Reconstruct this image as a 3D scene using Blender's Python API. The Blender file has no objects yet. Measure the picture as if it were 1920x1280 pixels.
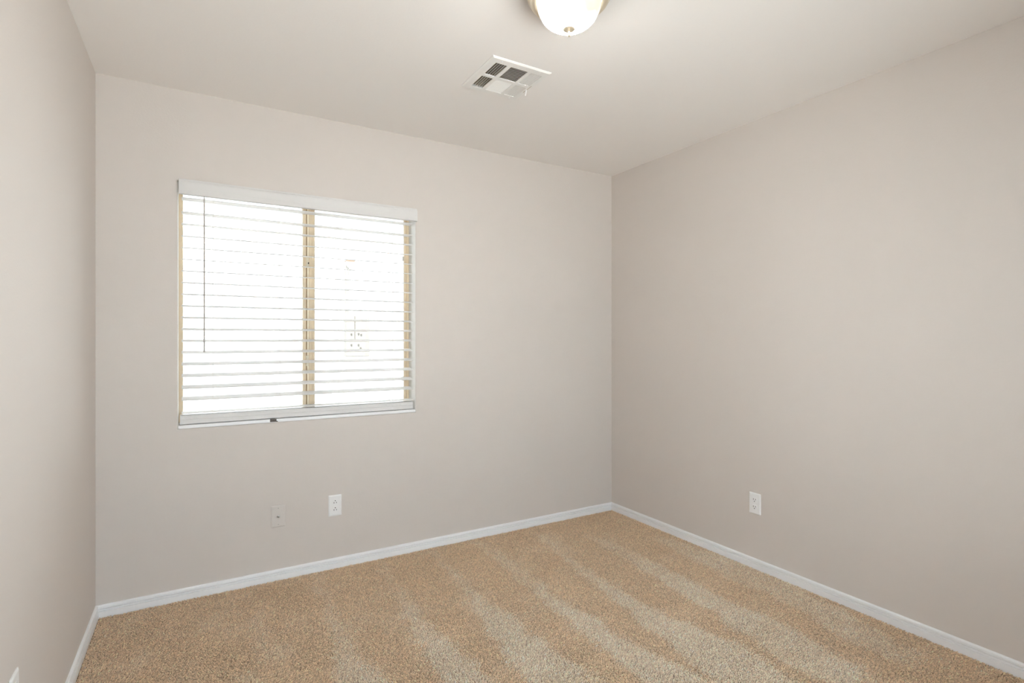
import bpy, math, random
import numpy as np
from mathutils import Vector

random.seed(7)
sc = bpy.context.scene
COL = sc.collection
PI = math.pi

# ------------------------------------------------------------------ room measurements (metres)
D = 3.0265            # y of the window wall
XR = 2.6365           # x of the right wall
XL = -0.3821          # x of the left wall at the far corner
LA = -0.00832         # the left wall is a touch out of square
H = 2.44              # ceiling
YF = -0.45            # y of the wall behind the camera
EYE = 1.2477
def xl(y): return XL + math.tan(LA) * (D - y)

# ------------------------------------------------------------------ camera
cam_d = bpy.data.cameras.new('camera')
cam = bpy.data.objects.new('camera', cam_d)
COL.objects.link(cam)
cam.location = (0, 0, EYE)
cam.rotation_euler = (PI / 2, 0, -0.5336335)
cam_d.sensor_fit = 'HORIZONTAL'
cam_d.sensor_width = 36.0
cam_d.lens = 1007.94 / 1920 * 36.0
cam_d.shift_y = -4.94 / 1920
cam_d.clip_start = 0.01
sc.camera = cam

# ------------------------------------------------------------------ daylight, exposure
world = bpy.data.worlds.new('sky')
sc.world = world
world.use_nodes = True
bg = world.node_tree.nodes['Background']
bg.inputs['Color'].default_value = (0.75, 0.885, 1.0, 1)
bg.inputs['Strength'].default_value = 5.0

sun_d = bpy.data.lights.new('sun', 'SUN')
sun_d.energy = 18.0
sun_d.angle = math.radians(1.0)
sun_d.color = (1.0, 0.98, 0.96)
sun = bpy.data.objects.new('sun', sun_d)
COL.objects.link(sun)
sun.location = (0, -4, 8)
sun.rotation_euler = Vector((0.12, 0.50, -0.86)).to_track_quat('-Z', 'Y').to_euler()

sc.view_settings.view_transform = 'Standard'
sc.view_settings.look = 'None'
sc.view_settings.exposure = 0.02
sc.view_settings.gamma = 1.0
sc.view_settings.use_curve_mapping = False
cy = sc.cycles
cy.use_denoising = True
try:
    cy.denoiser = 'OPENIMAGEDENOISE'
    cy.denoising_input_passes = 'RGB_ALBEDO_NORMAL'
except Exception:
    pass
cy.max_bounces = 18
cy.diffuse_bounces = 16
cy.transparent_max_bounces = 24
cy.caustics_reflective = False
cy.caustics_refractive = False
cy.sample_clamp_indirect = 12.0

# ------------------------------------------------------------------ materials
def mat(name, color, rough=0.5, metal=0.0, bump=None, spec=0.5, coat=0.0, mottling=None):
    """bump = (noise scale, strength, distance); mottling = (scale, amount) tints the colour a little"""
    m = bpy.data.materials.new(name)
    m.use_nodes = True
    nt = m.node_tree
    p = nt.nodes['Principled BSDF']
    p.inputs['Base Color'].default_value = (*color, 1)
    p.inputs['Roughness'].default_value = rough
    p.inputs['Metallic'].default_value = metal
    p.inputs['Specular IOR Level'].default_value = spec
    p.inputs['Coat Weight'].default_value = coat
    tc = nt.nodes.new('ShaderNodeTexCoord')
    if bump:
        n = nt.nodes.new('ShaderNodeTexNoise')
        n.inputs['Scale'].default_value = bump[0]
        n.inputs['Detail'].default_value = 4
        b = nt.nodes.new('ShaderNodeBump')
        b.inputs['Strength'].default_value = bump[1]
        b.inputs['Distance'].default_value = bump[2]
        nt.links.new(tc.outputs['Object'], n.inputs['Vector'])
        nt.links.new(n.outputs['Fac'], b.inputs['Height'])
        nt.links.new(b.outputs['Normal'], p.inputs['Normal'])
    if mottling:
        n2 = nt.nodes.new('ShaderNodeTexNoise')
        n2.inputs['Scale'].default_value = mottling[0]
        n2.inputs['Detail'].default_value = 3
        r = nt.nodes.new('ShaderNodeValToRGB')
        a = mottling[1]
        r.color_ramp.elements[0].position = 0.3
        r.color_ramp.elements[1].position = 0.7
        r.color_ramp.elements[0].color = (*[c * (1 - a) for c in color], 1)
        r.color_ramp.elements[1].color = (*[min(1, c * (1 + a)) for c in color], 1)
        nt.links.new(tc.outputs['Object'], n2.inputs['Vector'])
        nt.links.new(n2.outputs['Fac'], r.inputs['Fac'])
        nt.links.new(r.outputs['Color'], p.inputs['Base Color'])
    return m

M = {}
M['wall'] = mat('orange_peel_wall_paint', (0.663, 0.614, 0.576), 0.75, bump=(130, 0.18, 0.002), spec=0.25)
M['ceil'] = mat('ceiling_paint', (0.905, 0.876, 0.852), 0.8, bump=(110, 0.18, 0.002), spec=0.2)
M['recess'] = mat('daylit_recess_tone', (0.85, 0.84, 0.815), 0.6, bump=(130, 0.12, 0.002), spec=0.3)  # wall colour lightened to carry the daylight on the reveal
M['trim'] = mat('white_trim_paint', (0.88, 0.885, 0.90), 0.35, bump=(60, 0.03, 0.001))
M['blind'] = mat('white_slat_vinyl', (0.78, 0.772, 0.758), 0.6, bump=(90, 0.05, 0.001), spec=0.2)
M['valance'] = mat('grained_white_valance_vinyl', (0.72, 0.708, 0.698), 0.5, bump=(90, 0.05, 0.001), spec=0.3)
M['cord'] = mat('white_cord', (0.70, 0.69, 0.66), 0.8, bump=(600, 0.2, 0.0005))
M['wand'] = mat('clear_grey_wand_plastic', (0.56, 0.53, 0.50), 0.25, bump=(80, 0.05, 0.0005))
M['tan'] = mat('tan_window_vinyl', (0.76, 0.62, 0.44), 0.45, bump=(50, 0.04, 0.0006), mottling=(30, 0.04))
M['tan_light'] = mat('pale_tan_window_vinyl', (0.90, 0.79, 0.60), 0.45, bump=(50, 0.04, 0.0006))
M['tan_gap'] = mat('brown_weatherstrip', (0.34, 0.22, 0.12), 0.8, bump=(200, 0.1, 0.0006))
M['latch'] = mat('pale_latch_metal', (0.78, 0.70, 0.55), 0.35, bump=(50, 0.04, 0.0006))
M['dark'] = mat('dark_metal', (0.10, 0.085, 0.075), 0.45, 0.6, bump=(90, 0.05, 0.0005))
M['plate'] = mat('white_plate_plastic', (0.88, 0.88, 0.88), 0.3, bump=(40, 0.02, 0.0004))
M['beige_plate'] = mat('beige_plate_plastic', (0.672, 0.627, 0.590), 0.45, bump=(60, 0.03, 0.0004))
M['slot'] = mat('socket_hole_black', (0.015, 0.013, 0.012), 0.9, bump=(90, 0.05, 0.0003))
M['steel'] = mat('plated_steel', (0.55, 0.53, 0.50), 0.28, 1.0, bump=(90, 0.04, 0.0003))
M['nickel'] = mat('brushed_champagne_nickel', (0.80, 0.71, 0.57), 0.38, 0.6, bump=(180, 0.05, 0.0003))
M['vent'] = mat('white_enamelled_steel', (0.88, 0.865, 0.84), 0.4, bump=(60, 0.03, 0.0004))
M['duct'] = mat('galvanised_duct', (0.46, 0.38, 0.27), 0.6, 0.1, bump=(30, 0.05, 0.001))
M['stucco'] = mat('pale_stucco', (0.72, 0.73, 0.74), 0.9, bump=(40, 0.4, 0.004))
M['roof'] = mat('roof_tile', (0.42, 0.27, 0.19), 0.8, bump=(20, 0.3, 0.01))
M['cabinet'] = mat('faded_tan_paint', (0.185, 0.168, 0.148), 0.7, bump=(30, 0.05, 0.001))
M['lampcap'] = mat('weathered_bronze', (0.17, 0.10, 0.055), 0.6, bump=(60, 0.05, 0.001))
M['gravel'] = mat('pale_concrete', (0.78, 0.77, 0.75), 0.95, bump=(60, 0.3, 0.004), mottling=(12, 0.08))
M['sideyard'] = mat('brown_side_yard_gravel', (0.30, 0.26, 0.22), 0.95, bump=(60, 0.5, 0.01), mottling=(35, 0.2))
M['backing'] = mat('carpet_backing', (0.27, 0.185, 0.11), 1.0, bump=(300, 0.5, 0.002))

def glass_mat():
    m = bpy.data.materials.new('window_glass')
    m.use_nodes = True
    nt = m.node_tree
    nt.nodes.remove(nt.nodes['Principled BSDF'])
    out = nt.nodes['Material Output']
    tr = nt.nodes.new('ShaderNodeBsdfTransparent')
    tr.inputs['Color'].default_value = (0.97, 0.985, 0.975, 1)
    gl = nt.nodes.new('ShaderNodeBsdfGlossy')
    gl.inputs['Roughness'].default_value = 0.02
    fr = nt.nodes.new('ShaderNodeFresnel')
    fr.inputs['IOR'].default_value = 1.25
    mx = nt.nodes.new('ShaderNodeMixShader')
    nt.links.new(fr.outputs['Fac'], mx.inputs['Fac'])
    nt.links.new(tr.outputs['BSDF'], mx.inputs[1])
    nt.links.new(gl.outputs['BSDF'], mx.inputs[2])
    nt.links.new(mx.outputs['Shader'], out.inputs['Surface'])
    return m
M['glass'] = glass_mat()

def shade_mat():
    """alabaster glass, lit from inside; a dim cream patch on one side is set into the emission"""
    m = bpy.data.materials.new('lit_alabaster_glass')
    m.use_nodes = True
    nt = m.node_tree
    p = nt.nodes['Principled BSDF']
    p.inputs['Base Color'].default_value = (0.68, 0.65, 0.50, 1)
    p.inputs['Roughness'].default_value = 0.3
    tc = nt.nodes.new('ShaderNodeTexCoord')
    sep = nt.nodes.new('ShaderNodeSeparateXYZ')
    nz = nt.nodes.new('ShaderNodeTexNoise')
    nz.inputs['Scale'].default_value = 14
    nz.inputs['Distortion'].default_value = 1.2
    nt.links.new(tc.outputs['Object'], sep.inputs['Vector'])
    nt.links.new(tc.outputs['Object'], nz.inputs['Vector'])
    # distance from the centre of the dim cream patch in the emission
    vm = nt.nodes.new('ShaderNodeVectorMath'); vm.operation = 'DISTANCE'
    vm.inputs[1].default_value = (0.020, -0.092, -0.078)
    nt.links.new(tc.outputs['Object'], vm.inputs[0])
    add = nt.nodes.new('ShaderNodeMath'); add.operation = 'MULTIPLY_ADD'
    add.inputs[1].default_value = 0.035; add.inputs[2].default_value = -0.0175
    nt.links.new(nz.outputs['Fac'], add.inputs[0])
    ad2 = nt.nodes.new('ShaderNodeMath'); ad2.operation = 'ADD'
    nt.links.new(vm.outputs['Value'], ad2.inputs[0]); nt.links.new(add.outputs['Value'], ad2.inputs[1])
    rp = nt.nodes.new('ShaderNodeValToRGB')
    e = rp.color_ramp.elements
    e[0].position = 0.034; e[0].color = (0, 0, 0, 1)
    rp.color_ramp.interpolation = 'EASE'; e[1].position = 0.120; e[1].color = (1, 1, 1, 1)
    nt.links.new(ad2.outputs['Value'], rp.inputs['Fac'])
    st = nt.nodes.new('ShaderNodeMath'); st.operation = 'MULTIPLY_ADD'
    st.inputs[1].default_value = LAMP_HOT; st.inputs[2].default_value = LAMP_BASE
    mr = nt.nodes.new('ShaderNodeMapRange')          # most light leaves through the bottom of the bowl
    mr.inputs['From Min'].default_value = -0.098; mr.inputs['From Max'].default_value = -0.138
    mr.inputs['To Min'].default_value = 0.0022; mr.inputs['To Max'].default_value = 1.0
    nt.links.new(sep.outputs['Z'], mr.inputs['Value'])
    mu = nt.nodes.new('ShaderNodeMath'); mu.operation = 'MULTIPLY'
    nt.links.new(rp.outputs['Color'], mu.inputs[0]); nt.links.new(mr.outputs['Result'], mu.inputs[1])
    nt.links.new(mu.outputs['Value'], st.inputs[0])
    p.inputs['Emission Color'].default_value = (1.0, 0.98, 0.945, 1)
    nt.links.new(st.outputs['Value'], p.inputs['Emission Strength'])
    return m
LAMP_HOT, LAMP_BASE = 300.0, 0.26
M['shade'] = shade_mat()

def pile_mat():
    m = bpy.data.materials.new('carpet_yarn')
    m.use_nodes = True
    nt = m.node_tree
    p = nt.nodes['Principled BSDF']
    p.inputs['Roughness'].default_value = 0.9
    p.inputs['Specular IOR Level'].default_value = 0.15
    p.inputs['Sheen Weight'].default_value = 0.15
    at = nt.nodes.new('ShaderNodeAttribute'); at.attribute_name = 'yarn'
    nt.links.new(at.outputs['Color'], p.inputs['Base Color'])
    return m
M['pile'] = pile_mat()

# ------------------------------------------------------------------ mesh helpers
class MB:
    def __init__(self): self.v = []; self.f = []
    def add(self, verts, faces):
        o = len(self.v)
        self.v += [tuple(p) for p in verts]
        self.f += [tuple(i + o for i in q) for q in faces]
        return self
    def box(self, x0, x1, y0, y1, z0, z1, ch=0.0):
        if ch <= 0:
            return self.add([(x0,y0,z0),(x1,y0,z0),(x1,y1,z0),(x0,y1,z0),(x0,y0,z1),(x1,y0,z1),(x1,y1,z1),(x0,y1,z1)],
                            [(3,2,1,0),(4,5,6,7),(0,1,5,4),(1,2,6,5),(2,3,7,6),(3,0,4,7)])
        c = ch
        # chamfered box: three rings of faces
        vs = []
        for z, i in ((z0, c), (z0 + c, 0), (z1 - c, 0), (z1, c)):
            X0, X1, Y0, Y1 = x0 + i, x1 - i, y0 + i, y1 - i
            vs += [(X0 + c, Y0, z), (X1 - c, Y0, z), (X1, Y0 + c, z), (X1, Y1 - c, z), (X1 - c, Y1, z), (X0 + c, Y1, z), (X0, Y1 - c, z), (X0, Y0 + c, z)]
        fs = [tuple(range(7, -1, -1)), tuple(range(24, 32))]
        for k in range(3):
            for i in range(8):
                j = (i + 1) % 8
                fs.append((k*8+i, k*8+j, k*8+8+j, k*8+8+i))
        return self.add(vs, fs)
    def lathe(self, prof, n=48, cx=0, cy_=0, cap=False):
        """prof = [(r, z)...] around the z axis"""
        vs = []; fs = []
        for r, z in prof:
            for k in range(n):
                a = 2 * PI * k / n
                vs.append((cx + r * math.cos(a), cy_ + r * math.sin(a), z))
        for i in range(len(prof) - 1):
            for k in range(n):
                l = (k + 1) % n
                fs.append((i*n+k, i*n+l, (i+1)*n+l, (i+1)*n+k))
        if cap:
            fs.append(tuple(range(n - 1, -1, -1)))
            b = (len(prof) - 1) * n
            fs.append(tuple(range(b, b + n)))
        return self.add(vs, fs)
    def tube(self, pts, r, n=8, caps=True):
        vs = []; fs = []
        P = [Vector(p) for p in pts]
        for i, p in enumerate(P):
            t = (P[min(i + 1, len(P) - 1)] - P[max(i - 1, 0)]).normalized()
            u = t.cross(Vector((0, 0, 1)))
            if u.length < 1e-3: u = t.cross(Vector((1, 0, 0)))
            u.normalize(); w = t.cross(u)
            for k in range(n):
                a = 2 * PI * k / n
                vs.append(p + (u * math.cos(a) + w * math.sin(a)) * r)
        for i in range(len(P) - 1):
            for k in range(n):
                l = (k + 1) % n
                fs.append((i*n+k, (i+1)*n+k, (i+1)*n+l, i*n+l))
        if caps:
            fs.append(tuple(range(n)))
            b = (len(P) - 1) * n
            fs.append(tuple(range(b + n - 1, b - 1, -1)))
        return self.add(vs, fs)
    def extrude_x(self, prof, x0, x1):
        """closed profile [(y, z)...] pushed along x"""
        n = len(prof)
        vs = [(x0, y, z) for y, z in prof] + [(x1, y, z) for y, z in prof]
        fs = [(i, (i + 1) % n, n + (i + 1) % n, n + i) for i in range(n)]
        fs += [tuple(range(n - 1, -1, -1)), tuple(range(n, 2 * n))]
        return self.add(vs, fs)
    def extrude_y(self, prof, y0, y1):
        """closed outline [(x, z)...] pushed along y"""
        n = len(prof)
        vs = [(x, y0, z) for x, z in prof] + [(x, y1, z) for x, z in prof]
        fs = [(i, (i + 1) % n, n + (i + 1) % n, n + i) for i in range(n)]
        fs += [tuple(range(n - 1, -1, -1)), tuple(range(n, 2 * n))]
        return self.add(vs, fs)
    def build(self, name, m, parent=None, smooth=False, loc=None):
        me = bpy.data.meshes.new(name)
        me.from_pydata(self.v, [], self.f)
        me.update()
        import bmesh
        bm = bmesh.new(); bm.from_mesh(me)
        bmesh.ops.recalc_face_normals(bm, faces=bm.faces)
        bm.to_mesh(me); bm.free()
        if smooth:
            me.polygons.foreach_set('use_smooth', [True] * len(me.polygons))
        me.materials.append(m)
        o = bpy.data.objects.new(name, me)
        COL.objects.link(o)
        if parent: o.parent = parent
        if loc: o.location = loc
        if smooth:
            md = o.modifiers.new('edges', 'EDGE_SPLIT'); md.split_angle = math.radians(40)
        return o

def thing(name, loc, label=None, cat=None, group=None, rz=0.0, kind=None):
    o = bpy.data.objects.new(name, None)
    o.empty_display_size = 0.05
    COL.objects.link(o)
    o.location = loc; o.rotation_euler = (0, 0, rz)
    return tag(o, label, cat, group, kind)
def tag(o, label=None, cat=None, group=None, kind=None):
    if label: o['label'] = label
    if cat: o['category'] = cat
    if group: o['group'] = group
    if kind: o['kind'] = kind
    return o
def struct(o): o['kind'] = 'structure'; return o

# ------------------------------------------------------------------ the setting: shell of the room
W0, W1, Z0, Z1 = -0.0672, 1.1250, 0.8163, 2.000      # window opening
RECESS = 0.112

def back_wall():
    mb = MB()
    r = 0.012
    x0, x1 = XL - 0.15, XR + 0.15
    zb, zt = -0.06, H + 0.02
    rings = []
    rings.append([(x0, D, zb), (x1, D, zb), (x1, D, zt), (x0, D, zt)])
    for k in range(6):                                   # rounded drywall corner into the recess
        a = k / 5 * PI / 2
        e = r * (1 - math.sin(a)); y = D + r * (1 - math.cos(a))
        rings.append([(W0 - e, y, Z0 - e), (W1 + e, y, Z0 - e), (W1 + e, y, Z1 + e), (W0 - e, y, Z1 + e)])
    rings.append([(W0, D + 0.17, Z0), (W1, D + 0.17, Z0), (W1, D + 0.17, Z1), (W0, D + 0.17, Z1)])
    rings.append([(x0, D + 0.17, zb), (x1, D + 0.17, zb), (x1, D + 0.17, zt), (x0, D + 0.17, zt)])
    vs = [p for rg in rings for p in rg]; fs = []
    for i in range(len(rings) - 1):
        for k in range(4):
            l = (k + 1) % 4
            fs.append((i*4+k, i*4+l, i*4+4+l, i*4+4+k))
    n = (len(rings) - 1) * 4
    for k in range(4):
        l = (k + 1) % 4
        fs.append((k, l, n + l, n + k))
    mb.add(vs, fs)
    o = mb.build('wall_back', M['wall'], smooth=True)
    o.data.materials.append(M['recess'])                 # daylight on the reveal, put into a whiter colour
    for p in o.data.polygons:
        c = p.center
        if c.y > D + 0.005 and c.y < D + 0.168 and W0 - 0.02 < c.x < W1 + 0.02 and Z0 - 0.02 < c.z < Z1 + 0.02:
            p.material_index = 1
    return struct(o)
back_wall()
struct(MB().box(XR, XR + 0.12, YF - 0.12, D, -0.06, H + 0.02).build('wall_right', M['wall']))
mb = MB()
pl = [(XL, D), (xl(YF - 0.12), YF - 0.12), (xl(YF) - 0.14, YF - 0.12), (XL - 0.14, D)]
mb.add([(x, y, -0.06) for x, y in pl] + [(x, y, H + 0.02) for x, y in pl],
       [(0,1,2,3),(4,5,6,7)] + [(i, (i+1) % 4, 4 + (i+1) % 4, 4 + i) for i in range(4)])
struct(mb.build('wall_left', M['wall']))

# wall behind the camera, with a wide window added to fill the room with daylight
V0, V1, VZ0, VZ1 = -0.12, 1.90, 0.22, 2.16
mb = MB()
mb.box(xl(YF), V0, YF - 0.12, YF, -0.06, H + 0.02)
mb.box(V1, XR, YF - 0.12, YF, -0.06, H + 0.02)
mb.box(V0, V1, YF - 0.12, YF, -0.06, VZ0)
mb.box(V0, V1, YF - 0.12, YF, VZ1, H + 0.02)
struct(mb.build('wall_front', M['wall']))

# ceiling with the duct opening
VX0, VX1, VY0, VY1 = 1.106, 1.356, 2.014, 2.272
mb = MB()
cx0, cx1, cy0, cy1 = xl(YF) - 0.14, XR + 0.12, YF - 0.12, D + 0.17
def grid_slab(mb, z0, z1):
    mb.box(cx0, VX0, cy0, cy1, z0, z1)
    mb.box(VX1, cx1, cy0, cy1, z0, z1)
    mb.box(VX0, VX1, cy0, VY0, z0, z1)
    mb.box(VX0, VX1, VY1, cy1, z0, z1)
# one clean underside, split only at the opening
xs, ys = [cx0, VX0, VX1, cx1], [cy0, VY0, VY1, cy1]
vs = []; fs = []
for z in (H, H + 0.14):
    for y in ys:
        for x in xs: vs.append((x, y, z))
for k in (0, 16):
    for j in range(3):
        for i in range(3):
            if i == 1 and j == 1: continue
            a = k + j * 4 + i
            fs.append((a, a + 1, a + 5, a + 4))
for a, b in ((5, 6), (6, 10), (10, 9), (9, 5), (0, 3), (3, 15), (15, 12), (12, 0)):
    if {a, b} & {0, 3, 12, 15}:
        continue
    fs.append((a, b, b + 16, a + 16))
rim = [0, 1, 2, 3, 7, 11, 15, 14, 13, 12, 8, 4]
for i in range(12):
    a, b = rim[i], rim[(i + 1) % 12]
    fs.append((a, b, b + 16, a + 16))
mb.add(vs, fs)
struct(mb.build('ceiling', M['ceil']))

struct(MB().box(xl(YF) - 0.14, XR + 0.12, YF - 0.12, D + 0.17, -0.16, -0.008).build('floor', M['backing']))

# baseboards: round top, two grooves, flat face; they run down behind the pile
BB = [(0, 0.0511), (0.005, 0.0508), (0.0085, 0.0490), (0.0105, 0.0455), (0.0112, 0.0385), (0.0104, 0.0370),
      (0.0050, 0.0362), (0.0050, 0.0343), (0.0112, 0.0333), (0.0116, 0.0285), (0.0108, 0.0274), (0.0052, 0.0267), (0.0052, 0.0248),
      (0.0122, 0.0236), (0.0125, 0.0010), (0.0125, -0.013), (0, -0.013)]
def baseboard(name, p0, p1):
    """p0->p1 along the wall, the room on the left hand"""
    a = Vector((*p0, 0)); b = Vector((*p1, 0))
    t = (b - a).normalized(); nrm = Vector((-t.y, t.x, 0))
    n = len(BB)
    vs = [a + nrm * d + Vector((0, 0, z)) for d, z in BB] + [b + nrm * d + Vector((0, 0, z)) for d, z in BB]
    fs = [(i, (i + 1) % n, n + (i + 1) % n, n + i) for i in range(n)] + [tuple(range(n)), tuple(range(n, 2 * n))]
    o = MB().add(vs, fs).build(name, M['trim'])
    return struct(o)
baseboard('baseboard_back', (XR, D), (XL, D))
baseboard('baseboard_right', (XR, YF), (XR, D))
baseboard('baseboard_left', (XL, D), (xl(YF), YF))
baseboard('baseboard_front', (xl(YF), YF), (XR, YF))

w2 = thing('added_fill_window', (0, YF - 0.10, 0), kind='structure')  # unseen window, added to brighten the room from behind the camera
mb = MB()
for a, b, c, d in ((V0, V0 + 0.03, VZ0, VZ1), (V1 - 0.03, V1, VZ0, VZ1), (V0 + 0.03, V1 - 0.03, VZ0, VZ0 + 0.03), (V0 + 0.03, V1 - 0.03, VZ1 - 0.03, VZ1),
                   ((V0 + V1) / 2 - 0.02, (V0 + V1) / 2 + 0.02, VZ0 + 0.03, VZ1 - 0.03)):
    mb.box(a, b, 0.0, 0.05, c, d)
mb.build('window_frame', M['tan'], w2)
for a, b in ((V0 + 0.031, (V0 + V1) / 2 - 0.021), ((V0 + V1) / 2 + 0.021, V1 - 0.031)):
    MB().box(a, b, 0.022, 0.026, VZ0 + 0.031, VZ1 - 0.031).build('glass_pane', M['glass'], w2)

# ------------------------------------------------------------------ carpet pile (uncountable tufts, one object)
TRACKS = [
    [(0.88, 3.02), (0.83, 2.49), (0.80, 2.16), (0.79, 1.76), (0.78, 1.61), (0.95, 1.51), (0.93, 1.71), (0.92, 1.93), (0.88, 2.23), (0.89, 2.55), (0.92, 2.93)],
    [(0.52, 3.03), (0.52, 2.65), (0.50, 2.41), (0.47, 2.22), (0.44, 2.00), (0.41, 1.83), (0.63, 1.70), (0.61, 1.91), (0.57, 2.12), (0.54, 2.31), (0.55, 2.59), (0.57, 2.98)],
    [(1.18, 3.00), (1.14, 2.43), (1.10, 2.19), (1.08, 1.97), (1.06, 1.79), (1.04, 1.63), (1.01, 1.47), (1.27, 1.32), (1.28, 1.51), (1.24, 1.81), (1.23, 2.03), (1.20, 2.34), (1.22, 2.91)],
    [(1.48, 3.02), (1.45, 2.50), (1.44, 2.13), (1.41, 1.87), (1.42, 1.68), (1.41, 1.52), (1.39, 1.31), (1.70, 1.13), (1.61, 1.35), (1.55, 1.60), (1.54, 1.88), (1.52, 2.05), (1.54, 2.34), (1.56, 2.83)],
    [(1.87, 2.90), (1.80, 2.46), (1.76, 2.17), (1.71, 1.83), (1.67, 1.55), (1.66, 1.36), (1.61, 1.20), (1.93, 1.01), (1.88, 1.22), (1.92, 1.43), (1.84, 1.67), (1.83, 1.90), (1.82, 2.14), (1.84, 2.39), (1.90, 2.77)],
    [(2.12, 2.70), (2.11, 2.36), (2.09, 2.09), (2.06, 1.84), (2.05, 1.65), (2.01, 1.49), (1.96, 1.28), (2.00, 1.05), (2.15, 1.03), (2.22, 1.32), (2.24, 1.51), (2.21, 1.60), (2.21, 1.80), (2.20, 2.04), (2.22, 2.30), (2.20, 2.60)],
    [(2.47, 2.46), (2.43, 2.17), (2.40, 1.86), (2.42, 1.65), (2.41, 1.44), (2.36, 1.24), (2.32, 1.06), (2.36, 0.94), (2.47, 1.04), (2.55, 1.28), (2.62, 1.63), (2.64, 1.96), (2.60, 2.21), (2.58, 2.40)],
    [(0.16, 2.97), (0.16, 2.74), (0.18, 2.73), (0.19, 2.96)],
    [(0.22, 2.96), (0.22, 2.66), (0.20, 2.33), (0.28, 2.25), (0.26, 2.60), (0.27, 2.97)],
    [(0.20, 2.42), (0.20, 2.30), (0.29, 2.24), (0.34, 2.34), (0.29, 2.39)],
    [(0.90, 2.61), (0.87, 2.50), (0.99, 2.49), (0.98, 2.63)],
    [(0.27, 2.57), (0.29, 2.46), (0.13, 2.53), (0.09, 2.63)],
    [(-0.28, 3.00), (-0.26, 2.91), (-0.17, 2.91), (-0.20, 2.98)],
    [(0.12, 2.23), (0.11, 2.13), (0.20, 2.08), (0.19, 2.21)],
    [(1.87, 2.96), (1.82, 2.53), (1.90, 2.49), (2.00, 2.82)],
]
TW = [1.0, 0.9, 1.0, 1.0, 1.0, 0.9, 0.7, 0.6, 0.7, 0.6, 0.6, 0.5, 0.5, 0.6, 0.5]

def smooth_noise(rng, x, y, cell):
    """value noise on a grid"""
    n = 64
    g = rng.random((n, n))
    u, v = (x + 5) / cell, (y + 5) / cell
    i, j = np.floor(u).astype(int), np.floor(v).astype(int)
    a, b = u - i, v - j
    a = a * a * (3 - 2 * a); b = b * b * (3 - 2 * b)
    i %= n; j %= n; i1 = (i + 1) % n; j1 = (j + 1) % n
    return (g[i, j] * (1 - a) + g[i1, j] * a) * (1 - b) + (g[i, j1] * (1 - a) + g[i1, j1] * a) * b

def inside(poly, x, y):
    res = np.zeros(len(x), bool)
    n = len(poly)
    for k in range(n):
        (xa, ya), (xb, yb) = poly[k], poly[(k + 1) % n]
        if ya == yb: continue
        c = ((ya > y) != (yb > y)) & (x < (xb - xa) * (y - ya) / (yb - ya) + xa)
        res ^= c
    return res

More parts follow.
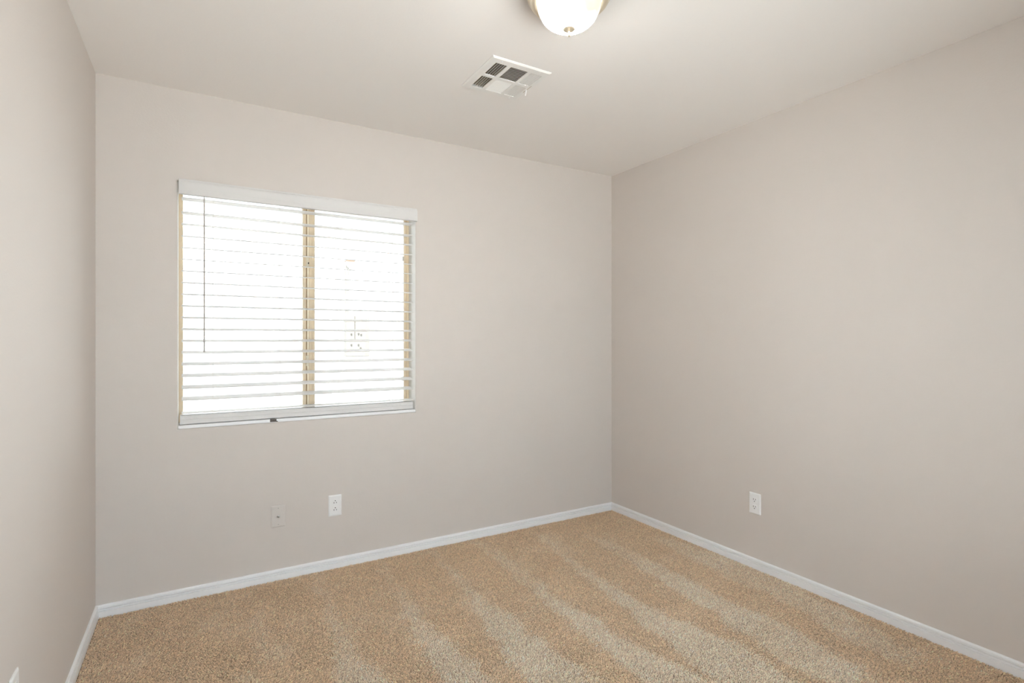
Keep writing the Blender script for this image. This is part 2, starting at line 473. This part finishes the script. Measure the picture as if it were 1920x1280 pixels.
def carpet_pile():
    rng = np.random.default_rng(11)
    s = 0.0041
    gx = np.arange(xl(YF) + 0.012, XR - 0.012, s)
    gy = np.arange(YF + 0.012, D - 0.014, s)
    X, Y = np.meshgrid(gx, gy)
    X = X.ravel() + rng.uniform(-s, s, X.size) * 0.5
    Y = Y.ravel() + rng.uniform(-s, s, Y.size) * 0.5
    keep = (X > XL + np.tan(LA) * (D - Y) + 0.0145) & (X < XR - 0.0145) & (Y < D - 0.0145) & (Y > YF + 0.002)
    # looser pile under the added fill window
    depth = X * 0.5087 + Y * 0.8610
    keep &= ~((depth < 0.80) & (rng.random(X.size) < 0.45))
    X, Y = X[keep], Y[keep]
    n = X.size
    # how much each tuft stands up (vacuum tracks) : 0 leaning .. 1 upright
    up = np.zeros(n)
    jx = X + rng.normal(0, 0.014, n) + (smooth_noise(rng, X, Y, 0.07) - 0.5) * 0.05
    jy = Y + rng.normal(0, 0.03, n) + (smooth_noise(rng, X, Y, 0.09) - 0.5) * 0.06
    for poly, w in zip(TRACKS, TW):
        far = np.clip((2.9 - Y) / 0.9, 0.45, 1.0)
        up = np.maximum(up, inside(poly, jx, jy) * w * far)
    up += (smooth_noise(rng, X, Y, 0.16) - 0.5) * 0.35 + (smooth_noise(rng, X, Y, 0.045) - 0.5) * 0.30
    up = np.clip(up, 0, 1)
    # lean direction: roughly along the strokes, swirling
    az = -PI / 2 + (smooth_noise(rng, X, Y, 0.12) - 0.5) * 4.0 + rng.normal(0, 1.0, n)
    inc = np.radians(60) - np.radians(20) * up + rng.normal(0, 0.17, n)       # from vertical
    inc = np.clip(inc, 0.15, 1.40)
    L = rng.uniform(0.0080, 0.0120, n) * np.where(Y * 0.861 + X * 0.5087 < 0.80, 1.25, 1.0)
    R = rng.uniform(0.00115, 0.00175, n) * np.where(Y * 0.861 + X * 0.5087 < 0.80, 1.5, 1.0)
    # three rings along a bent yarn
    dx, dy = np.cos(az), np.sin(az)
    bend = rng.normal(0, 0.6, n)
    base = np.stack([X, Y, np.full(n, -0.0085)], 1)
    d1 = np.stack([np.sin(inc * 0.45) * dx, np.sin(inc * 0.45) * dy, np.cos(inc * 0.45)], 1)
    az2 = az + bend
    d2 = np.stack([np.sin(inc) * np.cos(az2), np.sin(inc) * np.sin(az2), np.cos(inc)], 1)
    p0 = base
    p1 = p0 + d1 * (L * 0.50)[:, None]
    p2 = p1 + d2 * (L * 0.52)[:, None]
    for p in (p1, p2):                         # stay clear of the baseboards
        p[:, 0] = np.clip(p[:, 0], XL + np.tan(LA) * (D - p[:, 1]) + 0.0145, XR - 0.0145)
        p[:, 1] = np.clip(p[:, 1], YF, D - 0.0145)
    rings = []
    for p, d, rs in ((p0, d1, 0.9), (p1, (d1 + d2) / 2, 1.05), (p2, d2, 0.72)):
        d = d / np.linalg.norm(d, axis=1)[:, None]
        side = np.stack([-np.sin(az2), np.cos(az2), np.zeros(n)], 1)
        w = np.cross(d, side); w /= np.linalg.norm(w, axis=1)[:, None]
        u = np.cross(w, d)
        tri = []
        for k in range(3):
            a = 2 * PI * k / 3 + PI / 2
            tri.append(p + (u * math.cos(a) + w * math.sin(a)) * (R * rs)[:, None])
        rings.append(np.stack(tri, 1))             # n,3,3
    V = np.stack(rings, 1).reshape(n, 9, 3)
    quads = []
    for r in range(2):
        for k in range(3):
            l = (k + 1) % 3
            quads.append((r*3+k, r*3+l, r*3+3+l, r*3+3+k))
    quads = np.array(quads); tri = np.array([6, 7, 8])
    off = (np.arange(n) * 9)[:, None]
    loops = np.concatenate([(off + quads.ravel()[None, :]), off + tri[None, :]], 1)     # n, 27
    nl = loops.shape[1]
    starts = np.concatenate([np.arange(0, 24, 4), [24]])
    starts = (np.arange(n) * nl)[:, None] + starts[None, :]
    me = bpy.data.meshes.new('carpet_pile')
    me.vertices.add(n * 9); me.loops.add(n * nl); me.polygons.add(n * 7)
    me.vertices.foreach_set('co', V.astype(np.float32).ravel())
    me.loops.foreach_set('vertex_index', loops.astype(np.int32).ravel())
    me.polygons.foreach_set('loop_start', starts.astype(np.int32).ravel())
    me.polygons.foreach_set('use_smooth', np.ones(n * 7, bool))
    me.update(calc_edges=True)
    # yarn colour: the frieze mixes slightly different strands; upright tufts show their paler cut ends
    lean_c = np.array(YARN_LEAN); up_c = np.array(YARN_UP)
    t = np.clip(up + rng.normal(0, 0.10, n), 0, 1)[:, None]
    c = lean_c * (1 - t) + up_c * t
    c *= np.exp(rng.normal(0, 0.21, n))[:, None]
    c = np.clip(c, 0, 1)
    rgba = np.ones((n, 9, 4), np.float32)
    rgba[:, :, :3] = c[:, None, :]
    at = me.color_attributes.new('yarn', 'FLOAT_COLOR', 'POINT')
    at.data.foreach_set('color', rgba.ravel())
    me.materials.append(M['pile'])
    o = bpy.data.objects.new('carpet_pile', me)
    COL.objects.link(o)
    tag(o, 'beige frieze carpet pile with pale vacuum tracks covering the floor', 'carpet', kind='stuff')
    return o
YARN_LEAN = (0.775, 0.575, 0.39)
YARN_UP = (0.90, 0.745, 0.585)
carpet_pile()

# ------------------------------------------------------------------ window: tan vinyl slider set deep in the opening
wn = thing('window_1', (0, D, Z0), kind='structure')
wh = Z1 - Z0
mb = MB()
yA, yB = RECESS, 0.165
mb.box(W0, W0 + 0.018, yA, yB, 0, wh, 0.002)
mb.box(W1 - 0.016, W1, yA, yB, 0, wh, 0.002)
mb.box(W0 + 0.018, W1 - 0.016, yA, yB, 0, 0.030, 0.002)
mb.box(W0 + 0.018, W1 - 0.016, yA, yB, wh - 0.016, wh, 0.002)
mb.build('window_frame', M['tan'], wn)
MB().box(W0 + 0.0005, W1 - 0.0005, -0.0015, 0.108, 0.0, 0.0158, 0.0015).build('daylit_ledge_strip', M['trim'], wn)  # white strip added in place of daylight on the ledge under the rail
# fixed light on the left
mb = MB()
mb.box(0.514, 0.531, 0.104, 0.150, 0.030, wh - 0.016, 0.0015)
mb.box(W0 + 0.018, 0.514, 0.130, 0.150, 0.030, 0.042, 0.001)
mb.box(W0 + 0.018, 0.514, 0.130, 0.150, wh - 0.022, wh - 0.016, 0.001)
fx = mb.build('fixed_sash', M['tan'], wn)
MB().box(0.531, 0.5355, 0.112, 0.150, 0.030, wh - 0.016).build('weather_strip', M['tan_gap'], fx)
MB().box(W0 + 0.019, 0.513, 0.138, 0.142, 0.043, wh - 0.023).build('glass_pane', M['glass'], fx)
# sliding sash on the right
mb = MB()
mb.box(0.5465, 0.564, 0.110, 0.135, 0.030, wh - 0.016, 0.0015)
mb.box(0.564, 0.579, 0.117, 0.135, 0.030, wh - 0.016, 0.0015)
mb.box(1.094, W1 - 0.0165, 0.114, 0.135, 0.030, wh - 0.016, 0.0015)
mb.box(0.579, 1.094, 0.114, 0.135, 0.030, 0.050, 0.0015)
mb.box(0.579, 1.094, 0.114, 0.135, wh - 0.033, wh - 0.016, 0.0015)
sl = mb.build('sliding_sash', M['tan'], wn)
MB().box(0.5355, 0.5455, 0.104, 0.118, 0.030, wh - 0.016, 0.001).build('meeting_rail', M['tan_light'], sl)
MB().box(0.580, 1.093, 0.122, 0.126, 0.051, wh - 0.034).build('glass_pane', M['glass'], sl)
for zc in (1.672 - Z0, 1.128 - Z0):
    mb = MB().box(0.528, 0.545, 0.098, 0.106, zc - 0.030, zc + 0.028, 0.002)
    mb.tube([(0.533, 0.096, zc - 0.024), (0.531, 0.092, zc), (0.537, 0.094, zc + 0.020)], 0.004, 8)
    lt = mb.build('latch', M['latch'], sl)
    MB().box(0.539, 0.5445, 0.094, 0.099, zc - 0.012, zc - 0.002, 0.001).build('latch_pin', M['dark'], lt)
for zc in (1.735 - Z0, 1.008 - Z0):
    MB().box(1.084, 1.0935, 0.110, 0.130, zc - 0.014, zc + 0.012, 0.001).build('sash_stop', M['wand'], sl)

# ------------------------------------------------------------------ venetian blind in the opening
bl = thing('window_blind', (0.53, D + 0.040, Z0),
           'white wide-slat venetian blind with square valance hanging in the window recess', 'window blind')
bx = lambda x: x - 0.53
bz = lambda z: z - Z0
SX0, SX1 = bx(-0.053), bx(1.113)
# slat section: 63 mm wide, softly crowned, rounded edges
def slat_mesh():
    hw, th = 0.0315, 0.0021
    top = []; bot = []
    for k in range(9):
        s = -1 + 2 * k / 8
        cr = 0.0012 * (1 - s * s)
        t = th * (1 if abs(s) < 0.99 else 0.85)
        top.append((s * hw, cr + t)); bot.append((s * hw, cr - t))
    return MB().extrude_x(top + bot[::-1], SX0, SX1)
first = slat_mesh().build('slat', M['blind'], bl, smooth=True)
tilts = [0.0, 0.01, 0.06] + [0.118 + 0.0045 * i for i in range(16)]
PITCH = 0.0567
for k in range(19):
    t = tilts[k]
    zf = 1.744 - PITCH * (k - 3)
    if k == 18: zf, t = 0.8870, 0.02
    if k == 0: zf = 1.926
    o = first if k == 0 else first.copy()
    if k: COL.objects.link(o); o.parent = bl
    o.location = (0, 0, bz(zf) + 0.0315 * math.sin(t) + (0.003 if k < 3 else 0))
    o.rotation_euler = (t, 0, 0)
# headrail and valance
mb = MB().box(SX0, SX1, -0.028, 0.026, bz(1.954), bz(1.996), 0.002)
mb.build('headrail', M['blind'], bl)
vy = -0.040
prof = [(vy - 0.0185, bz(1.940)), (vy - 0.0200, bz(1.9415)), (vy - 0.0200, bz(1.962)), (vy - 0.0195, bz(1.9645)), (vy - 0.0195, bz(1.996)),
        (vy - 0.0175, bz(2.002)), (vy - 0.0125, bz(2.007)), (vy - 0.0110, bz(2.0135)), (vy - 0.0050, bz(2.0155)), (vy - 0.0030, bz(2.014)),
        (vy - 0.0030, bz(1.9415)), (vy - 0.0040, bz(1.940))]
MB().extrude_x(prof, bx(-0.0642), bx(1.1308)).build('valance', M['valance'], bl)
# bottom rail
prof = [(-0.029, bz(0.8355)), (-0.030, bz(0.838)), (-0.030, bz(0.8555)), (-0.0290, bz(0.8565)), (-0.0290, bz(0.8580)), (-0.030, bz(0.859)), (-0.030, bz(0.874)), (-0.028, bz(0.8770)),
        (0.028, bz(0.8770)), (0.030, bz(0.874)), (0.030, bz(0.838)), (0.029, bz(0.8355))]
MB().extrude_x(prof, bx(-0.0600), bx(1.1140)).build('bottom_rail', M['valance'], bl)
# ladder cords, one child per ladder: front and back strings with a rung under each slat
for i, xc in enumerate((0.080, 0.384, 0.682, 0.990)):
    mb = MB()
    x = bx(xc)
    mb.tube([(x, -0.0335, bz(1.945)), (x, -0.0335, bz(0.8775))], 0.0006, 6)
    mb.tube([(x, 0.0335, bz(1.945)), (x, 0.0335, bz(0.8775))], 0.0006, 6)
    for k in range(19):
        t = tilts[k]; zf = 1.744 - PITCH * (k - 3) - 0.0022
        if k == 18: continue
        if k == 0: zf = 1.926 - 0.0005
        if k in (1, 2): zf += 0.003
        mb.tube([(x, -0.0335, bz(zf)), (x, 0.0335, bz(zf + 0.063 * math.sin(t)))], 0.0005, 5)
    mb.build('ladder_cord', M['cord'], bl)
# tilt wand
xw = bx(0.0413)
mb = MB().tube([(xw, -0.046, bz(1.935)), (xw, -0.046, bz(1.19))], 0.0040, 6)
mb.tube([(xw, -0.046, bz(1.19)), (xw, -0.046, bz(1.1825))], 0.0047, 8)
wd = mb.build('tilt_wand', M['wand'], bl)
MB().tube([(xw, -0.034, bz(1.952)), (xw, -0.043, bz(1.950)), (xw, -0.046, bz(1.943)), (xw, -0.046, bz(1.932))], 0.0020, 8).build('wand_hook', M['steel'], wd)
# hold-down bracket between the rail and the ledge
xb = bx(0.352)
mb = MB()
yb0 = -0.0425
mb.box(xb - 0.016, xb + 0.015, yb0 - 0.0016, yb0, bz(0.8185), bz(0.8330), 0.0006)
mb.box(xb - 0.014, xb + 0.010, yb0 - 0.001, -0.0305, bz(0.8335), bz(0.8352))
mb.tube([(xb - 0.010, yb0 - 0.004, bz(0.8215)), (xb - 0.001, yb0 - 0.005, bz(0.8300)), (xb + 0.008, yb0 - 0.004, bz(0.8225)), (xb + 0.020, yb0 - 0.004, bz(0.8195))], 0.0024, 8)
h = mb.build('hold_down_bracket', M['dark'], bl)
h['label'] = 'dark metal hold-down bracket'

# ------------------------------------------------------------------ wall plates (modelled facing -y, origin on the wall surface)
def plate_outline(hw, hh, r, n=5):
    pts = []
    for cx_, cz, a0 in ((hw - r, hh - r, 0), (-hw + r, hh - r, 90), (-hw + r, -hh + r, 180), (hw - r, -hh + r, 270)):
        for k in range(n):
            a = math.radians(a0 + 90 * k / (n - 1))
            pts.append((cx_ + r * math.cos(a), cz + r * math.sin(a)))
    return pts
def bevel_plate(mb, hw, hh, r, depth, slope):
    o0 = plate_outline(hw, hh, r); o1 = plate_outline(hw - slope, hh - slope, r)
    o2 = plate_outline(hw - slope - 0.001, hh - slope - 0.001, r)
    n = len(o0)
    vs = [(x, 0.0, z) for x, z in o0] + [(x, -depth * 0.55, z) for x, z in o0] + [(x, -depth, z) for x, z in o1] + [(x, -depth - 0.0003, z) for x, z in o2]
    fs = []
    for k in range(3):
        for i in range(n):
            j = (i + 1) % n
            fs.append((k*n+i, k*n+j, (k+1)*n+j, (k+1)*n+i))
    fs.append(tuple(range(3 * n, 4 * n))); fs.append(tuple(range(n)))
    return mb.add(vs, fs)
def disc_y(mb, x, z, r, y0, y1, n=16):
    return mb.extrude_y([(x + r * math.cos(2 * PI * k / n), z + r * math.sin(2 * PI * k / n)) for k in range(n)], y0, y1)

def make_outlet(flip):
    t = thing('wall_outlet', (0, 0, 0))
    bevel_plate(MB(), 0.0345, 0.0570, 0.003, 0.0052, 0.0045).build('cover_plate', M['plate'], t)
    s = -1 if flip else 1                                  # flip: ground hole above the slots
    for zc in (0.0195, -0.0195):
        pts = []
        for k in range(28):                                # round face cut flat at top and bottom
            a = 2 * PI * k / 28
            pts.append((0.0170 * math.cos(a), zc + max(-0.0138, min(0.0138, 0.0170 * math.sin(a)))))
        rc = MB().extrude_y(pts, -0.0050, -0.0072).build('receptacle', M['plate'], t)
        ds = 0.0035 * s
        for x, hh in ((-0.0064, 0.0042), (0.0064, 0.0036)):
            MB().box(x - 0.0013, x + 0.0013, -0.00735, -0.0070, zc + ds - hh, zc + ds + hh).build('blade_slot', M['slot'], rc)
        disc_y(MB(), 0, zc - 0.0075 * s, 0.0026, -0.0070, -0.00735, 14).build('ground_hole', M['slot'], rc)
    disc_y(MB(), 0, 0, 0.0030, -0.0052, -0.0066, 14).build('screw', M['plate'], t)
    return t
def copy_tree(o, parent=None):
    c = o.copy(); COL.objects.link(c)
    if parent: c.parent = parent
    for ch in list(o.children): copy_tree(ch, c)
    return c

up_out = make_outlet(True)
up_out.location = (0.6625, D, 0.3375)
tag(up_out, 'white duplex outlet below the window, right of the beige cable plate', 'outlet', 'white duplex wall outlets')
ro = make_outlet(False)
ro.location = (XR, 1.8515, 0.350); ro.rotation_euler = (0, 0, -PI / 2)
tag(ro, 'white duplex outlet low on the right-hand wall above the baseboard', 'outlet', 'white duplex wall outlets')
lo = copy_tree(ro)
yl = 1.800
lo.location = (xl(yl), yl, 0.350); lo.rotation_euler = (0, 0, PI / 2 - LA)
tag(lo, 'white duplex outlet on left wall, cut off at the lower left', 'outlet', 'white duplex wall outlets')

cp = thing('cable_plate', (0.3755, D, 0.3265), 'beige coaxial cable wall plate below the window, left of the white outlet', 'cable plate')
bevel_plate(MB(), 0.0350, 0.0570, 0.003, 0.0052, 0.0050).build('cover_plate', M['beige_plate'], cp)
mb = MB()
mb.extrude_y([(0.0068 * math.cos(PI / 3 * k), -0.001 + 0.0068 * math.sin(PI / 3 * k)) for k in range(6)], -0.0050, -0.0085)
disc_y(mb, 0, -0.001, 0.0047, -0.0085, -0.0165, 18)
cn = mb.build('coax_connector', M['steel'], cp)
disc_y(MB(), 0, -0.001, 0.0016, -0.0164, -0.0169, 12).build('connector_hole', M['slot'], cn)
for z in (0.0415, -0.0415):
    sw = disc_y(MB(), 0, z, 0.0031, -0.0050, -0.0062, 14).build('screw', M['beige_plate'], cp)
    MB().box(-0.0026, 0.0026, -0.0064, -0.0061, z - 0.0007, z + 0.0007).build('screw_slot', M['dark'], sw)

# ------------------------------------------------------------------ ceiling register
vc = (1.2295, 2.142)
cv = thing('ceiling_vent', (vc[0], vc[1], H), 'square white steel air register with six louvre banks on the ceiling', 'ceiling vent')
vx = lambda x: x - vc[0]
vyy = lambda y: y - vc[1]
cols = [(1.114, 1.172), (1.190, 1.2765), (1.2935, 1.351)]
rows = [(2.0215, 2.133), (2.1535, 2.2645)]
fx0, fx1, fy0, fy1 = 1.0800, 1.3770, 1.9830, 2.2990
mb = MB()
zt, zb = -0.0035, -0.0075
# face strips around the six openings
xs = [fx0 + 0.006] + [c for p in cols for c in p] + [fx1 - 0.006]
ys = [fy0 + 0.006] + [c for p in rows for c in p] + [fy1 - 0.006]
def hole(i, j): return i in (1, 3, 5) and j in (1, 3)
for j in range(5):
    i = 0
    while i < 7:
        if hole(i, j): i += 1; continue
        k = i
        if j in (0, 2, 4):
            k = 6
        mb.box(vx(xs[i]), vx(xs[k + 1]), vyy(ys[j]), vyy(ys[j + 1]), zb, zt)
        i = k + 1
# sloping rim that meets the ceiling
a = [(vx(fx0), vyy(fy0)), (vx(fx1), vyy(fy0)), (vx(fx1), vyy(fy1)), (vx(fx0), vyy(fy1))]
b = [(vx(xs[0]), vyy(ys[0])), (vx(xs[-1]), vyy(ys[0])), (vx(xs[-1]), vyy(ys[-1])), (vx(xs[0]), vyy(ys[-1]))]
vs = [(x, y, -0.0003) for x, y in a] + [(x, y, -0.003) for x, y in a] + [(x, y, zb) for x, y in b] + [(x, y, -0.0003) for x, y in b]
fs = []
for k in range(3):
    for i in range(4):
        j = (i + 1) % 4
        fs.append((k*4+i, k*4+j, (k+1)*4+j, (k+1)*4+i))
mb.add(vs, fs)
mb.build('face_frame', M['vent'], cv)
def louvre(x0, x1, y0, y1, along, lean):
    """one blade; along 'x' or 'y'; lean = sign of the direction its lower edge goes"""
    th = 0.0009
    dz, dh = 0.0125, (0.0080 if along == 'y' else 0.0155)
    if along == 'y':
        xc = (x0 + x1) / 2
        p = [(xc + lean * dh * 0.5, -0.0070), (xc + lean * dh * 0.5 - th * 1.4, -0.0070), (xc - lean * dh * 0.5 - th * 1.4, -0.0070 + dz), (xc - lean * dh * 0.5, -0.0070 + dz)]
        vs = [(vx(x), vyy(y0), z) for x, z in p] + [(vx(x), vyy(y1), z) for x, z in p]
    else:
        yc = (y0 + y1) / 2
        p = [(yc + lean * dh * 0.5, -0.0070), (yc + lean * dh * 0.5 - th * 1.4, -0.0070), (yc - lean * dh * 0.5 - th * 1.4, -0.0070 + dz), (yc - lean * dh * 0.5, -0.0070 + dz)]
        vs = [(vx(x0), vyy(y), z) for y, z in p] + [(vx(x1), vyy(y), z) for y, z in p]
    fs = [(0,1,2,3),(7,6,5,4)] + [(i, (i+1) % 4, 4 + (i+1) % 4, 4 + i) for i in range(4)]
    return MB().add(vs, fs).build('louvre', M['vent'], cv)
for ri, (ya, yb) in enumerate(rows):
    for ci, (xa, xb_) in enumerate(cols):
        if ci == 1:
            nb = 9
            for k in range(nb):
                yc = ya + (k + 0.5) * (yb - ya) / nb
                louvre(xa, xb_, yc - 0.001, yc + 0.001, 'x', -1 if ri == 0 else 1)
        else:
            nb = 5
            for k in range(nb):
                xc = xa + (k + 0.5) * (xb_ - xa) / nb
                louvre(xc - 0.001, xc + 0.001, ya, yb, 'y', -1 if ci == 0 else 1)
for x, y in ((1.1325, 2.0010), (1.3260, 2.0010), (1.1255, 2.2830), (1.3330, 2.2830)):
    mb = MB().lathe([(0.0, -0.0098), (0.002, -0.0096), (0.0034, -0.0086), (0.0036, -0.0070)], 14, vx(x), vyy(y))
    mb.build('screw', M['trim'], cv, smooth=True)
mb = MB()
mb.box(vx(1.3605), vx(1.3630), vyy(2.125), vyy(2.165), -0.0079, -0.0073)
mb.box(vx(1.3605), vx(1.3630), vyy(2.178), vyy(2.200), -0.0079, -0.0073)
mb.build('lever_slot', M['duct'], cv)
mb = MB()
mb.tube([(vx(1.3617), vyy(2.172), -0.006), (vx(1.364), vyy(2.180), -0.020), (vx(1.366), vyy(2.187), -0.026)], 0.0028, 8)
mb.build('damper_lever', M['trim'], cv)
# sheet-metal duct above
mb = MB()
dx0, dx1, dy0, dy1 = vx(VX0) + 0.001, vx(VX1) - 0.001, vyy(VY0) + 0.001, vyy(VY1) - 0.001
mb.add([(dx0, dy0, 0.007), (dx1, dy0, 0.007), (dx1, dy1, 0.007), (dx0, dy1, 0.007), (dx0, dy0, 0.20), (dx1, dy0, 0.20), (dx1, dy1, 0.20), (dx0, dy1, 0.20)],
       [(0,1,5,4),(1,2,6,5),(2,3,7,6),(3,0,4,7),(4,5,6,7)])
mb.build('duct_boot', M['duct'], cv)

# ------------------------------------------------------------------ flush-mount ceiling light
LX, LY = 1.096, 1.474
cl = thing('ceiling_light', (LX, LY, H), 'round flush-mount light with champagne nickel ring and glowing alabaster bowl', 'ceiling light')
pan = [(0.0, -0.0005), (0.122, -0.0005), (0.126, -0.004), (0.128, -0.014), (0.133, -0.020), (0.139, -0.024), (0.1415, -0.030), (0.1405, -0.036),
       (0.136, -0.040), (0.1345, -0.044), (0.133, -0.048), (0.129, -0.052), (0.1245, -0.054), (0.1180, -0.0535), (0.1130, -0.0500), (0.1115, -0.046), (0.1115, -0.030), (0.0, -0.030)]
MB().lathe(pan, 72).build('pan', M['nickel'], cl, smooth=True)
bowl = []
R0, dep = 0.1090, 0.091
for k in range(17):
    a = k / 16 * PI / 2
    bowl.append((R0 * math.cos(a) ** 0.92 if k < 16 else 0.0, -0.050 - dep * math.sin(a)))
MB().lathe([(0.1090, -0.040)] + bowl, 72).build('glass_bowl', M['shade'], cl, smooth=True)
zb = -0.050 - dep
fin = [(0.0, zb + 0.004), (0.0190, zb + 0.0035), (0.0212, zb + 0.0015), (0.0212, zb - 0.0005), (0.0190, zb - 0.0025), (0.0120, zb - 0.0045), (0.0060, zb - 0.0065), (0.0034, zb - 0.0095),
       (0.0032, zb - 0.0130), (0.0048, zb - 0.0155), (0.0064, zb - 0.0185), (0.0062, zb - 0.0215), (0.0040, zb - 0.0245), (0.0, zb - 0.0255)]
MB().lathe(fin, 28).build('finial', M['nickel'], cl, smooth=True)

# ------------------------------------------------------------------ outside: the house next door in full sun
struct(MB().box(-14, 16, D + 0.17, 30, -0.30, -0.20).build('ground', M['sideyard']))
struct(MB().box(-14, 16, -14, YF - 0.12, -0.30, -0.20).build('patio', M['gravel']))
NY = 6.2
nh = thing('neighbour_house', (1.0, NY, -0.20), 'sunlit pale stucco house wall seen through the blind', 'house')
MB().box(-9, 9, 0.001, 0.25, 0, 3.6).build('wall', M['stucco'], nh)
MB().add([(-9.5, -0.45, 3.55), (9.5, -0.45, 3.55), (9.5, 3.0, 5.0), (-9.5, 3.0, 5.0), (-9.5, -0.45, 3.72), (9.5, -0.45, 3.72), (9.5, 3.0, 5.17), (-9.5, 3.0, 5.17)],
         [(0,1,2,3),(4,5,6,7),(0,1,5,4),(1,2,6,5),(2,3,7,6),(3,0,4,7)]).build('roof', M['roof'], nh)
el = thing('outdoor_wall_lamp', (1.51, NY, 2.07), 'small tan wall lamp on the neighbouring house, seen through the right pane', 'outdoor lamp')
MB().extrude_y([(-0.045, 0.045), (0.045, 0.045), (0.05, 0.058), (-0.05, 0.058)], -0.10, 0.0).build('hood', M['lampcap'], el)
MB().add([(-0.045, -0.09, 0.045), (0.045, -0.09, 0.045), (0.045, 0, 0.045), (-0.045, 0, 0.045), (-0.03, -0.06, -0.02), (0.03, -0.06, -0.02), (0.03, 0, -0.02), (-0.03, 0, -0.02)],
         [(0,1,2,3),(4,5,6,7),(0,1,5,4),(1,2,6,5),(2,3,7,6),(3,0,4,7)]).build('lamp_body', M['stucco'], el)
ub = thing('utility_cabinet', (1.585, NY, 1.05), 'pale tan electric meter cabinet on the neighbouring house, seen through the right pane', 'meter cabinet')
MB().box(-0.13, 0.13, -0.12, 0, 0, 0.46, 0.006).build('cabinet_body', M['cabinet'], ub)
MB().box(-0.04, -0.034, -0.1235, -0.119, 0.17, 0.45).build('door_seam', M['dark'], ub)
for x, z in ((-0.075, 0.25), (0.003, 0.255), (0.033, 0.245), (-0.075, 0.13), (0.003, 0.13), (0.027, 0.095)):
    disc_y(MB(), x, z, 0.009, -0.128, -0.119, 10).build('bolt', M['dark'], ub)
MB().tube([(-0.105, -0.035, 0.46), (-0.105, -0.035, 1.02)], 0.022, 10).build('conduit', M['cabinet'], ub)
